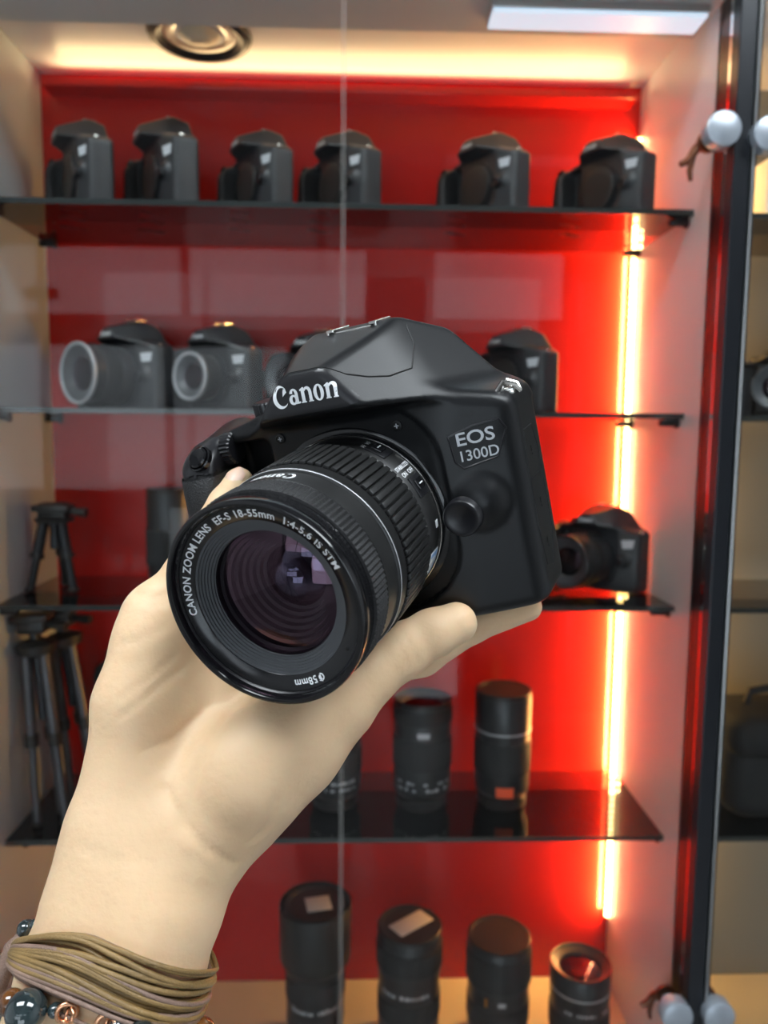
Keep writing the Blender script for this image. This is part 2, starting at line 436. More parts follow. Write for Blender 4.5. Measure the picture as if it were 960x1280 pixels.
# glass shelves
SH = {1: 1.5 + .2486, 2: 1.5 + .0243, 3: 1.5 - .1991, 4: 1.5 - .4807}
TH = .006
def shelf(name, x0, x1, z, label, m='shelf_glass'):
    t = empty(name, ((x0 + x1) / 2, .96, z - TH), label=label, cat='shelf', group='smoked glass shelves')
    hx = (x1 - x0) / 2
    mo('pane', *box((0, .0005, TH / 2), (x1 - x0 - .001, YB - .872 - .003, TH - .0004)), m, t, smooth=False)
    mo('front_edge', *box((0, .8705 - .96, TH / 2), (x1 - x0, .002, TH)), 'glass_edge', t, smooth=False)
    for x in (-hx + .010, hx - .010):
        for y in (-.075, .075):
            sp = join(xf(lathe([(1e-5, -.012), (.0035, -.012), (.004, -.011), (.004, .006), (.006, .0065), (.006, .0095), (1e-5, .0095)], 16), Matrix.Translation((x + (.0 if x > 0 else 0), y, -.0045)) @ Matrix.Rotation(math.radians(90), 4, 'Y')),
                      box((x, y, -.0015), (.014, .010, .003), .0008))
            mo('shelf_support', *sp, 'dark_metal', t)
    return t
shelf('glass_shelf', XL, XR, SH[1], 'top smoked glass shelf in the red cabinet carrying camera bodies')
shelf('glass_shelf', XL, XR, SH[2], 'second smoked glass shelf in the red cabinet carrying cameras with lenses')
shelf('glass_shelf', XL, XR, SH[3], 'third smoked glass shelf in the red cabinet carrying one camera')
shelf('glass_shelf', XL, XR, SH[4], 'lowest smoked glass shelf in the red cabinet carrying upright lenses')
for k, nm in ((1, 'above the cardboard box row'), (2, 'under the camera'), (3, 'below the empty compartment'), (4, 'under the black bag')):
    shelf('glass_shelf', .409, 1.15, SH[k] - .002, 'smoked glass shelf in the beige cabinet ' + ['', 'at the top', 'under a camera', 'empty in the middle', 'under the black bag'][k])

# warm LED strip in the back right corner
def led_strip(x, y, z0, z1, label, power, n, turn=0.0):
    t = empty('led_strip', (x, y, z0), (0, 0, turn), label=label, cat='light strip')
    R = Matrix.Translation((-.0040, 0, 0)) @ Matrix.Rotation(math.radians(-55 if turn else 55), 4, 'Z')
    mo('tape', *xf(box((0, 0, (z1 - z0) / 2), (.0010, .0085, z1 - z0)), R), 'led_tape', t, smooth=False)
    dm = md('led', *xf(box((-.0008, 0, 0), (.0008, .0055, .0052)), R), 'led_dot', False)
    for i in range(n): obj('led', dm, t, loc=(0, 0, (i + .5) * (z1 - z0) / n))
    # the strip's own light: it is stuck on the side panel and shines across the back panel
    area('strip_light', (-.0085, 0, (z1 - z0) / 2), (math.radians(90), 0, math.radians(110 if turn else 70)), .006, z1 - z0, power, (1, .52, .14), t)
    return t
led_strip(XR - .0002, YB - .011, 1.5 - .70, 1.5 + .388, 'warm glowing light strip running down the corner beside the red panel', LED_W, 120)
led_strip(.4082, YB - .022, 1.5 - .70, 1.5 + .388, 'added warm light strip in the beige cabinet corner hidden behind the black frame', CAB_W, 60, math.pi)  # added out of sight to warm the beige cabinet and its reflection

# downlight in the cabinet ceiling
dn = empty('ceiling_downlight', (-.187, .945, ZC), label='round recessed downlight in the cabinet ceiling above the red panel', cat='light')
mo('trim_ring', *lathe([(.042, .004), (.043, -.003), (.050, -.007), (.058, -.005), (.060, 0.0)], 48), 'dark_metal', dn)
mo('reflector', *lathe([(.0425, -.001), (.038, -.002), (.030, -.0005), (.024, .002)], 48), 'alu', dn)
mo('bulb_glass', *lathe([(.024, -.001), (.018, -.006), (.009, -.0085), (1e-5, -.009)], 32), 'cream_laminate', dn)

# white panel under the header
pt = empty('cabinet_lamp', (.245, .845, ZC - .015), label='flat bluish white lamp under the cabinet header', cat='lamp')
mo('housing', *box((0, 0, -.004), (.226, .040, .008), .001), 'alu', pt, smooth=False)
mo('diffuser', *box((0, 0, -.010), (.222, .036, .004), .001), 'panel_white', pt, smooth=False)

for a in ((.3531, 1.5 + .2976, 'round silver knob at the top of the glass door left of the black frame', 1),
          (.4000, 1.5 + .2940, 'round silver knob at the top of the glass door right of the black frame', 1),
          (.3531, 1.5 - .6367, 'round silver knob at the bottom of the glass door left of the black frame', 1),
          (.4000, 1.5 - .6373, 'round silver knob at the bottom of the glass door right of the black frame', 1)):
    knob(*a[:3], flip=a[3])

# ================================================================== camera body shape (mm; x right seen from the front, y up, z out of the lens)
HS = pl3((22, 45, 16), (31, 47, 0), (18, 66, -8), (0, 50, -5))
def mirror(p): return ((-p[0][0], p[0][1], p[0][2]), (-p[1][0], p[1][1], p[1][2]))
def body_sdf(x, y, z):
    slab = hull([((0, 0, 1), (0, 0, 3.2)), ((.36, 0, .93), (33, 0, 2.6)), ((0, .22, .975), (0, 33, 3.2)), ((0, 0, -1), (0, 0, -38)), ((1, 0, .06), (64.5, 0, -20)), ((-1, 0, 0), (-68, 0, 0)),
                 ((0, -1, 0), (0, -44, 0)), ((.30, .955, .05), (62, 37.5, -18)), ((-.25, .97, 0), (-52, 40.5, -18))], x, y, z, 5.5)
    grip = hull([((0, 0, 1), (0, 0, 19)), ((-1, 0, .12), (-70, 0, 0)), ((1, 0, -.1), (-50, 0, 8)), ((0, -1, 0), (0, -44, 0)), ((0, .62, .78), (0, 35.5, 11)), ((0, 1, .1), (0, 39.5, 0)),
                 ((-.75, .1, .66), (-67.5, 0, 15)), ((0, 0, -1), (0, 0, -34)), ((-.55, .8, .2), (-66, 36, 5))], x, y, z, 6.0)
    well = rbox(x, y, z, (-50.5, -70, -13), (-31, 36, 60), 3)
    carve = rbox(x, y, z, (-60, -36, -1.2), (35.5, 44, 30), 1.0)
    q = np.maximum(np.sqrt(np.maximum(x - 12, 0) ** 2 + np.maximum(np.abs(y - 3) - 14, 0) ** 2) - 25.5, np.maximum(-60 - x, 0))
    carve = smax(smax(q, -1.2 - z, 1.0), z - 40, 1)
    d = smax(slab, -well, 3.0)
    d = smax(d, -carve, 1.2)
    d = smin(d, grip, 2.5)
    xh, x = x, x - (17 - np.clip(z, -40, 17)) * .20   # the housing leans towards the socket side at the back
    hump = hull([HS, mirror(HS), ((0, .958, .285), (0, 60.2, 15)), ((0, .10, .995), (0, 52, 17.6)), ((0, -.97, .24), (0, 44.6, 16)), ((0, 0, -1), (0, 0, -34)),
                 ((0, .85, -.53), (0, 69.4, -21)), ((.75, .62, .20), (18.8, 60.5, 8)), ((-.75, .62, .20), (-18.2, 60.5, 8))], x, y, z, 2.0)
    x = xh
    d = smin(d, hump, 3.0)
    boss = np.sqrt((x - 46.5) ** 2 + (y - 1.0) ** 2 + ((z + 6.0) * 1.25) ** 2) - 9.2
    d = smin(d, boss, 4.0)
    return d
def surf_z(pts, z0=30.0):
    """drop points along -z on to the body"""
    p = np.array(pts, float); z = np.full(len(p), z0)
    for _ in range(80):
        z -= np.clip(body_sdf(p[:, 0], p[:, 1], z) * .8, -1, 6)
    return z
def on_body(vf, off=.25):
    V = np.array(vf[0]); z = surf_z(V[:, :2]); return [(v[0], v[1], zz + off + v[2]) for v, zz in zip(V, z)], vf[1]
def subdiv2d(poly, step=2.0):
    out = []
    for i in range(len(poly)):
        a, b = poly[i], poly[(i + 1) % len(poly)]; n = max(1, int(math.dist(a, b) / step))
        out += [(a[0] + (b[0] - a[0]) * k / n, a[1] + (b[1] - a[1]) * k / n) for k in range(n)]
    return out
def plaque(poly, rings=4):
    """filled polygon as nested loops, so that it can follow a curved face"""
    p = subdiv2d(poly); c = (sum(q[0] for q in p) / len(p), sum(q[1] for q in p) / len(p)); n = len(p); V, F = [], []
    for k in range(rings):
        s = 1 - k / rings; V += [(c[0] + (q[0] - c[0]) * s, c[1] + (q[1] - c[1]) * s, 0) for q in p]
    V.append((c[0], c[1], 0))
    for k in range(rings - 1):
        for i in range(n):
            j = (i + 1) % n; F.append((k * n + i, k * n + j, (k + 1) * n + j, (k + 1) * n + i))
    for i in range(n): F.append(((rings - 1) * n + i, (rings - 1) * n + (i + 1) % n, len(V) - 1))
    return V, F
MM = .001
bodyV, bodyF = polygonize(body_sdf, (-76, -48, -42), (70, 78, 26), 1.0)
bodyV2, bodyF2 = polygonize(body_sdf, (-76, -48, -42), (70, 78, 26), 2.2)

# ================================================================== the held camera
PR = np.array([[.904, -.223, -.365], [-.097, -.937, .335], [-.417, -.268, -.869]])
from math import sin, cos
wv = np.array([0.31667340861624993, 0.41056096633312944, -0.16817589008950906]); th = np.linalg.norm(wv); kx = wv / th
KX = np.array([[0, -kx[2], kx[1]], [kx[2], 0, -kx[0]], [-kx[1], kx[0], 0]])
PR = (np.eye(3) + sin(th) * KX + (1 - cos(th)) * KX @ KX) @ np.diag([1, -1, -1.0])
PT = np.array([-9.3637, 2.9898, 292.652])
HR = CM.T @ PR; HT = EYE + CM.T @ PT * MM
held = empty('dslr_camera', label='black DSLR camera with a zoom lens held up in the hand', cat='camera')
hm = Matrix.Identity(4)
for i in range(3):
    for j in range(3): hm[i][j] = HR[i][j]
    hm[i][3] = HT[i]
held.matrix_world = hm
def hp(name, vf, m, parent=held, label=None, smooth=True, angle=40):
    o = mo(name, *sc(vf, MM), m, parent, smooth=smooth, angle=angle)
    if label: o['label'] = label
    return o
body = hp('body', (bodyV, bodyF), 'body_plastic', angle=None)
def patch(cond, off, step):
    """the part of the body surface where cond holds, lifted by off"""
    V = np.array(bodyV); F = np.array(bodyF); c = V[F].mean(1); k = cond(c[:, 0], c[:, 1], c[:, 2]); F = F[k]
    ids, inv = np.unique(F, return_inverse=True); F = inv.reshape(F.shape); P = V[ids]; e = .4; x, y, z = P.T
    g = np.stack([body_sdf(x + e, y, z) - body_sdf(x - e, y, z), body_sdf(x, y + e, z) - body_sdf(x, y - e, z), body_sdf(x, y, z + e) - body_sdf(x, y, z - e)], 1)
    g /= np.linalg.norm(g, axis=1)[:, None]
    return P + g * off, F
hp('logo_plate', patch(lambda x, y, z: (z > 15.6) & (y > 46.2) & (y < 59.4) & (np.abs(x - .8) < 18.2), .35, 1), 'satin_black', label='dark plate under the word mark', angle=None)
LV, LF = maker_logo()
ls = 25.6 / 5.9
logo = [(v[0] * ls + .6, v[1] * ls * 1.18 + 52.6, 0) for v in LV], LF
hp('maker_logo', on_body(logo, .62), 'print_white', label='white word mark on the flash cover', smooth=False)
# badge
badge_poly = [(41.4, 26.6), (50, 28.8), (58.6, 29.4), (60.4, 25.5), (56.4, 16.2), (44.6, 14.4), (42.2, 17.2)]
hp('name_badge', on_body(plaque(badge_poly), .45), 'badge_black', label='glossy black model badge')
bd = hp('badge_rim', tube([(q[0], q[1], zz + .25) for q, zz in zip(subdiv2d(badge_poly), surf_z(subdiv2d(badge_poly)))], .45, 6, True), 'satin_black')
t = text('EOS', 6.6, .10); hp('badge_lettering', on_body(([(v[0] * 1.12 + 50.2, v[1] + 24.7, 0) for v in t[0]], t[1]), .65), 'print_grey', smooth=False)
t = text('1300D', 5.4, .05); hp('badge_lettering', on_body(([(v[0] * .93 + 50.4, v[1] + 18.6, 0) for v in t[0]], t[1]), .65), 'print_grey', smooth=False)
# microphone holes
for i in range(3):
    x, y = 46.3 + i * 1.9, 32.6 + i * .15
    hp('microphone_hole', on_body(([(x + .5 * cos(k * pi_ / 6), y + .5 * sin(k * pi_ / 6), 0) for pi_ in (math.pi,) for k in range(12)], [tuple(range(12))]), .06), 'inner_black', smooth=False)
# mount screws
for x, y in ((-24.5, 35.5), (23.8, 33.6)):
    zz = float(surf_z([(x, y)])[0])
    s_ = hp('screw', mv(lathe([(1.9, -.1), (1.9, .35), (1.5, .5), (1.3, .2), (1e-3, .15)], 24), (x, y, zz)), 'inner_black')
    hp('screw_cross', join(box((x, y, zz + .3), (1.7, .35, .2)), box((x, y, zz + .3), (.35, 1.7, .2))), 'print_grey', s_, smooth=False)
# flash cover seam on the hump, following the surface
def seam(pts, r=.28, name='cover_seam', mt='inner_black'):
    P = []
    for a, b in zip(pts[:-1], pts[1:]):
        n = 8; P += [np.array(a) + (np.array(b) - np.array(a)) * k / n for k in range(n)]
    P.append(np.array(pts[-1])); P = np.array(P, float); e = .3
    for _ in range(8):
        x, y, z = P.T; d = body_sdf(x, y, z)
        g = np.stack([body_sdf(x + e, y, z) - body_sdf(x - e, y, z), body_sdf(x, y + e, z) - body_sdf(x, y - e, z), body_sdf(x, y, z + e) - body_sdf(x, y, z - e)], 1) / (2 * e)
        P = P - (d / np.maximum((g * g).sum(1), .2))[:, None] * g
    return hp(name, tube(P.tolist(), r, 6), mt)
seam([(17, 58, 14), (20.5, 53, 8), (25, 50, 2), (29.5, 49.5, -6), (27, 56, -16), (22, 63, -22)])
seam([(-17, 58, 14), (-20.5, 53, 8), (-25, 50, 2), (-29.5, 49.5, -6), (-27, 56, -16)])
seam([(-16, 59.2, 14.2), (-8, 60.2, 14.6), (0, 60.4, 14.8), (8, 60.2, 14.6), (17, 58, 14)], .2)
# side cover of the sockets
seam([(66, 22, -16), (66, 10, -14), (66, -16, -14), (66, -30, -16), (66, -33, -24), (66, -20, -30), (66, 12, -30), (66, 22, -26), (66, 22, -16)], .22, 'socket_cover_seam')
seam([(66, 4, -15), (66, 3, -30)], .22, 'socket_cover_seam')
for yy in (14, -6, -22):
    o_ = hp('socket_symbol', join(box((64.9, yy, -21), (.2, 2.2, 1.2)), box((64.9, yy - 2.2, -21), (.2, 1.0, .5))), 'inner_black', smooth=False)
# strap lug
hp('strap_lug', join(tube([(58.0, 37.5, -13), (60.5, 40.4, -14), (63.5, 38.6, -17), (64.6, 35.8, -20)], .95, 8), tube([(58.0, 37.5, -20), (60.5, 40.0, -20.5), (63.5, 38.0, -22), (64.6, 35.8, -20)], .95, 8),
                     box((61.2, 36.6, -18), (5, 2.4, 6), .6)), 'chrome', label='bright metal strap lug')
# lens release button
hp('release_button', mv(lathe([(7.0, -6), (7.0, 4.2), (6.5, 5.0), (5.4, 5.2), (4.5, 4.7), (1e-3, 4.4)], 40), (42.0, -2.0, 0)), 'satin_black', label='round lens release button')
# grip rubber, shutter release, dials
hp('grip_rubber', patch(lambda x, y, z: (x < -47) & (y < 27.5 + .25 * z * 0) & (y > -42) & (z > -8), .7, 1), 'rubber', label='textured black rubber on the grip', angle=None)
hp('shutter_plate', patch(lambda x, y, z: ((x + 55.5) ** 2 / 110 + (y - 34.5) ** 2 / 62 < 1) & (z > 0) & (y > 29), .5, 1), 'satin_black', angle=None)
nrm = Vector((-.08, .62, .78)).normalized(); q_ = nrm.to_track_quat('Z', 'Y').to_matrix().to_4x4()
hp('shutter_button', xf(lathe([(5.2, -1), (5.2, .6), (4.7, 1.0), (4.3, .5), (4.2, 1.6), (3.6, 2.1), (2.0, 1.9), (1e-3, 1.7)], 36), Matrix.Translation((-54.5, 34.8, 12.0)) @ q_), 'gloss_black', label='round glossy shutter button')
def knurled(r, h, n, d=.5):
    prof = [(r - .8, 0), (r, .6), (r, h - .6), (r - .8, h), (1e-3, h + .1)]
    V, F = lathe(prof, n * 2)
    return [(v[0] * (1 - (d / r if (i % (n * 2)) % 2 else 0) * (1 if (v[0] ** 2 + v[1] ** 2) > (r - .9) ** 2 else 0)), v[1] * (1 - (d / r if (i % (n * 2)) % 2 else 0) * (1 if (v[0] ** 2 + v[1] ** 2) > (r - .9) ** 2 else 0)), v[2]) for i, v in enumerate(V)], F
hp('main_dial', xf(knurled(6.6, 5, 26), Matrix.Translation((-51.0, 34.6, -1.5)) @ Matrix.Rotation(math.radians(90), 4, 'Y') @ Matrix.Rotation(0, 4, 'Z')), 'satin_black')
hp('mode_dial', xf(knurled(10.5, 8.5, 36), Matrix.Translation((-29.5, 41.0, -14)) @ Matrix.Rotation(math.radians(-90), 4, 'X')), 'satin_black', label='knurled mode dial')
# hot shoe
hp('hot_shoe', join(box((.0, 69.8, -21), (2.6, 1.2, 15), .3), box((17.2, 69.8, -21), (2.6, 1.2, 15), .3), box((8.6, 68.8, -22), (19, .9, 15), .3), box((-1.2, 69.1, -21), (.9, 2.4, 15), .2), box((18.4, 69.1, -21), (.9, 2.4, 15), .2)), 'chrome', label='bright metal hot shoe rails', smooth=False)

# --- lens
hp('lens_mount', lathe([(36.2, -3), (36.2, -.2), (35.5, .4), (33.9, .5), (33.8, -1)], 96), 'gloss_black')
hp('lens_barrel', lathe([(33.2, -1), (33.2, 2.0), (33.5, 2.4), (33.5, 3.2), (33.1, 3.5), (33.1, 16.2), (32.7, 16.7), (32.0, 17.0)], 128), 'lens_plastic')
hp('base_line', lathe([(33.52, 2.35), (33.75, 2.5), (33.75, 2.95), (33.52, 3.1)], 128), 'chrome', label='thin bright ring line at the lens base')
zr = hp('zoom_ring', lathe([(32.2, 17.1), (33.3, 17.4), (33.5, 18.0), (33.5, 40.6), (33.9, 41.0), (34.2, 41.4), (34.2, 46.8), (33.8, 47.2), (32.8, 47.3)], 144), 'lens_plastic', label='ribbed zoom ring')
NR = 76
ribm = md('rib', *sc(box((34.0, 0, 29.4), (1.6, 2.1, 21.0), .3), MM), 'rib_rubber', True, 40)
for i in range(NR): obj('rib', ribm, zr, rot=(0, 0, 2 * math.pi * i / NR))
hp('gold_line', lathe([(34.2, 46.2), (34.32, 46.35), (34.32, 46.6), (34.2, 46.75)], 128), 'silver_ring')
hp('name_band', lathe([(32.6, 47.3), (33.5, 47.7), (33.5, 56.0), (33.2, 56.3), (32.4, 56.4)], 128), 'lens_plastic')
# focus ring: fine knurl
n = 120; V, F = [], []
prof = [(32.4, 56.4, 0), (33.5, 56.8, 0), (34.1, 57.3, 1), (34.1, 65.2, 1), (33.6, 65.8, 0), (32.6, 66.0, 0)]
for r, z, kn in prof:
    for i in range(n * 2):
        a = math.pi * i / n; rr = r - (.65 if kn and i % 2 else 0); V.append((rr * cos(a), rr * sin(a), z))
for j in range(len(prof) - 1):
    for i in range(2 * n):
        k = (i + 1) % (2 * n); F.append((j * 2 * n + i, j * 2 * n + k, (j + 1) * 2 * n + k, (j + 1) * 2 * n + i))
hp('focus_ring', (V, F), 'rubber', label='finely knurled focus ring', angle=25)
hp('front_barrel', lathe([(32.6, 66.0), (33.0, 66.4), (33.0, 69.6), (33.4, 70.2), (33.5, 74.2), (33.2, 74.9), (32.4, 75.2), (31.6, 75.0), (31.2, 74.2), (30.9, 72.6)], 128), 'gloss_black', label='glossy black filter rim')
hp('filter_thread', lathe([(30.9, 72.7), (30.6, 72.2), (30.8, 71.8), (30.5, 71.2)], 128), 'satin_black')
hp('name_ring', lathe([(30.5, 71.75), (26.0, 70.6), (25.7, 70.2)], 128), 'ring_black', label='black ring with the lens lettering')
bz = []; r, z = 25.7, 70.2
for i in range(6):
    bz += [(r, z), (r - .72, z - .15), (r - .75, z - .62)]; r -= .75; z -= .62
hp('baffle_cone', lathe(bz + [(20.9, 66.2)], 128), 'baffle', label='stepped grey cone around the front glass', angle=20)
def dome(r, z, sag, n=64, k=10):
    R_ = (r * r + sag * sag) / (2 * sag); return lathe([(max(1e-3, r * (1 - i / k)), z + math.sqrt(R_ * R_ - (r * (1 - i / k)) ** 2) - (R_ - sag)) for i in range(k + 1)], n)
hp('front_element', dome(21.0, 66.0, 4.2), 'front_element', label='coated front glass element with a magenta reflection', angle=None)
iz = [(20.9, 66.0)]; r, z = 20.9, 66.0
for i in range(7):
    iz += [(r - .25, z - 1.8), (r - 1.45, z - 2.0)]; r -= 1.45; z -= 2.0
hp('inner_steps', lathe(iz, 96), 'satin_black', angle=20)
hp('inner_element', dome(12.0, 50, 3.2), 'inner_element', angle=None)
hp('rear_element', dome(7.0, 40, -2.4), 'inner_element', angle=None)
hp('iris', lathe([(13, 47.2), (9.8, 46.5), (9.8, 30), (1e-3, 29)], 64), 'inner_black')
# lettering round the front ring
def ring_text(s, size, a0, rad, z, slope, bold=.02, spacing=1.0, name='ring_lettering'):
    V, F = text(s, size, bold, 'LEFT', spacing); out = []
    for v in V:
        rr = rad + v[1]; a = math.radians(a0) - v[0] / rad
        out.append((rr * cos(a), rr * sin(a), z + (rr - 26) * slope))
    return hp(name, (out, F), 'print_white', smooth=False)
ring_text('CANON ZOOM LENS  EF-S 18-55mm  1:4-5.6 IS STM', 3.45, 187, 28.1, 70.74, .25, .07, 1.07)
ring_text('\u03a658mm', 3.2, -63, 28.1, 70.74, .25, .07, 1.1)
hp('ring_mark', mv(box((0, 0, 0), (1.1, 1.1, .3), .1), (28.4 * cos(-.62), 28.4 * sin(-.62), 71.3)), 'inner_black')
# lettering on the barrel
def barrel_text(vf, a0, r, z, along=False, name='barrel_lettering', m='print_white'):
    out = []
    for v in vf[0]:
        if along: a = math.radians(a0) + v[1] / r; zz = z - v[0]
        else: a = math.radians(a0) + v[0] / r; zz = z + v[1]
        out.append((r * cos(a), r * sin(a), zz))
    return hp(name, (out, vf[1]), m, smooth=False)
barrel_text(([(v[0] * 2.75, v[1] * 2.9, 0) for v in LV], LF), 88, 33.62, 51.8, name='maker_logo')
barrel_text(text('18  24  35', 3.2, .02), 104, 33.25, 12.4)
barrel_text(text('EF-S 18-55', 2.6, .02), 108, 33.25, 6.5)
barrel_text(text('AF  MF', 2.5, .05), 65, 33.25, 8.2, True)
barrel_text(text('STABILIZER', 2.3, .05), 38.5, 33.25, 9.0, True)
barrel_text(text('ON  OFF', 2.5, .05), 33.5, 33.25, 9.0, True)
for a, z_ in ((56, 8.4), (23.5, 8.2)):
    R = Matrix.Rotation(math.radians(a), 4, 'Z')
    pl = hp('switch_plate', xf(box((33.1, 0, z_), (1.0, 8.2, 9.2), .4), R), 'satin_black')
    hp('switch_slider', xf(box((33.7, .4, z_), (1.4, 4.2, 5.6), .5), R), 'gloss_black', pl)
    hp('switch_mark', xf(box((34.45, .4, z_), (.1, .5, 3.0)), R), 'print_white', pl, smooth=False)
R = Matrix.Rotation(math.radians(-4), 4, 'Z')
hp('mount_mark', xf(box((33.2, 0, 6.2), (.2, 2.8, 2.2), .05), R), 'print_white', label='white square lens mark', smooth=False)
def cyl_patch(a0, a1, z0, z1, r, k=10):
    V, F = [], []
    for i in range(k + 1):
        a = math.radians(a0 + (a1 - a0) * i / k)
        V += [(r * cos(a), r * sin(a), z0), (r * cos(a), r * sin(a), z1)]
        if i: F.append((2 * i - 2, 2 * i, 2 * i + 1, 2 * i - 1))
    return V, F
st = hp('label_sticker', cyl_patch(-58, -20, 4.4, 12.8, 33.2), 'print_white', label='white sticker with a blue border')
hp('sticker_border', cyl_patch(-55, -21.5, 5.2, 6.4, 33.28), 'label_blue', st); hp('sticker_border', cyl_patch(-24.5, -21.5, 5.2, 12.0, 33.28), 'label_blue', st)

# ================================================================== the hand (view-aligned mm frame, carried to the room by one rigid transform)
HAND = {
    'forearm_ulna': [((-116.0, 210.0, 252.0), 22.0), ((-99.7, 152.0, 256.0), 20.5), ((-95.2, 133.2, 261.0), 19.5), ((-91.4, 113.6, 266.0), 17.5)],
    'forearm_radius': [((-97.4, 205.0, 246.0), 22.0), ((-79.8, 149.6, 252.0), 20.5), ((-73.4, 131.2, 257.0), 19.5), ((-66.8, 113.7, 263.0), 18.0)],
    'hypothenar': [((-90.5, 114.5, 268.0), 16.5), ((-87.5, 90.3, 271.0), 17.0), ((-86.2, 68.5, 274.0), 17.0), ((-83.7, 48.0, 279.0), 14.5), ((-82.8, 38.6, 281.0), 13.0)],
    'palm_a': [((-79.9, 115.3, 270.0), 17.0), ((-73.7, 76.6, 283.0), 17.0), ((-71.0, 48.3, 290.0), 14.5)],
    'palm_b': [((-73.7, 112.5, 270.0), 17.0), ((-59.2, 82.8, 284.0), 16.0), ((-54.6, 54.6, 291.0), 14.0)],
    'palm_c': [((-67.5, 109.7, 270.0), 17.0), ((-44.1, 85.2, 282.0), 15.0), ((-33.1, 63.2, 289.0), 13.5)],
    'thenar': [((-62.3, 109.4, 266.0), 18.0), ((-46.8, 89.4, 264.0), 19.0), ((-32.8, 76.5, 267.0), 16.5), ((-18.3, 65.5, 271.0), 13.5)],
    'thenar2': [((-50.2, 101.9, 268.0), 17.0), ((-30.5, 84.7, 271.0), 14.0), ((-15.7, 69.9, 274.0), 12.0)],
    'pinky': [((-81.1, 41.6, 281.0), 13.0), ((-70.5, 24.2, 283.0), 10.8), ((-64.3, 9.6, 287.0), 9.4), ((-59.7, -2.5, 294.0), 7.4), ((-56.6, -11.6, 300.0), 5.8)],
    'ring': [((-72.2, 48.2, 289.0), 12.0), ((-32.5, 64.4, 309.9), 9.5), ((-19.6, 54.4, 330.6), 8.5), ((-10.5, 47.1, 344.7), 7.5)],
    'middle': [((-53.0, 54.6, 291.0), 12.0), ((-6.6, 60.8, 304.6), 9.5), ((4.6, 51.2, 321.5), 8.5), ((13.5, 43.3, 337.7), 7.5)],
    'index': [((-32.5, 63.2, 289.0), 12.0), ((14.1, 54.5, 298.1), 9.0), ((34.6, 44.4, 301.7), 6.8), ((56.8, 37.5, 303.5), 5.6)],
    'thumb': [((-19.2, 66.1, 271.0), 13.2), ((-7.2, 58.7, 275.0), 11.4), ((5.8, 50.6, 279.0), 9.9), ((17.6, 44.6, 282.0), 8.6), ((26.7, 41.2, 284.5), 7.8)],
}
CREASES = [
    ([(-44.3, 63.4, 262.3), (-53.0, 69.0, 265.0), (-57.3, 76.2, 252.3), (-62.3, 89.6, 249.3), (-63.6, 100.0, 246.2)], 2.6, 0.90),
    ([(-72.3, 91.3, 253.4), (-65.0, 99.4, 246.6), (-56.8, 107.4, 245.5), (-49.1, 114.9, 250.8)], 1.6, 0.90),
    ([(-34.8, 92.9, 247.8), (-37.7, 101.5, 249.9), (-42.4, 107.2, 251.0)], 1.6, 0.80),
    ([(-88.1, 68.6, 256.2), (-79.6, 62.0, 258.9), (-70.8, 54.5, 268.5)], 1.4, 0.45),
    ([(-89.0, 63.0, 257.4), (-81.3, 57.5, 260.3), (-73.6, 51.4, 266.7)], 1.2, 0.40),
    ([(-90.2, 29.2, 274.9), (-81.4, 30.3, 269.5), (-74.7, 28.7, 270.5)], 1.5, 0.70),
    ([(-86.6, 31.5, 270.0), (-80.5, 32.7, 268.3), (-74.7, 31.5, 269.6)], 1.3, 0.50),
    ([(-91.3, 45.9, 265.7), (-85.3, 44.6, 264.1), (-76.4, 40.3, 266.7)], 1.5, 0.40),
    ([(-98.3, 108.1, 248.3), (-86.5, 111.5, 244.3), (-73.5, 111.5, 243.3), (-61.1, 110.4, 244.2), (-50.9, 117.4, 250.4)], 2.2, 0.25),
    ([(5.7, 42.5, 272.0), (9.0, 46.4, 269.7), (11.8, 53.0, 270.5)], 1.4, 0.50),
    ([(3.4, 44.0, 270.9), (6.4, 48.1, 268.6), (9.0, 54.4, 269.4)], 1.2, 0.40),
    ([(-80.7, 79.6, 256.4), (-72.1, 77.6, 261.2), (-61.3, 67.5, 270.1)], 1.5, 0.50),
    ([(-79.6, 113.8, 242.7), (-82.0, 124.3, 238.6), (-83.3, 134.7, 235.1)], 5.0, -0.90),
    ([(-70.8, 112.6, 242.8), (-71.9, 124.0, 238.1), (-73.1, 134.9, 235.5)], 4.0, -0.60),
]
WRIST_C = (-89.0, 134.9, 259.0)
CORD_S, CORD_T, CORD_W, CORD_BOW = -19.0, 13.0, 8.6, 14.5
BEADS = [('bead', 127, -14.0, 4.0, 'bead_amber'), ('bead', 111, -13.5, 6.0, 'bead_dark'), ('bead', 97, -13.0, 2.3, 'bead_dark'), ('ring', 90, -12.5, 2.8, 'copper_ring'),
         ('ring', 68, -10.5, 2.8, 'copper_ring'), ('bead', 63, -10.3, 2.4, 'bead_dark'), ('bead', 53, -10.0, 5.0, 'bead_dark'), ('bead', 38, -9.5, 4.2, 'gold'), ('bead', 16, -10.0, 4.8, 'bead_amber')]

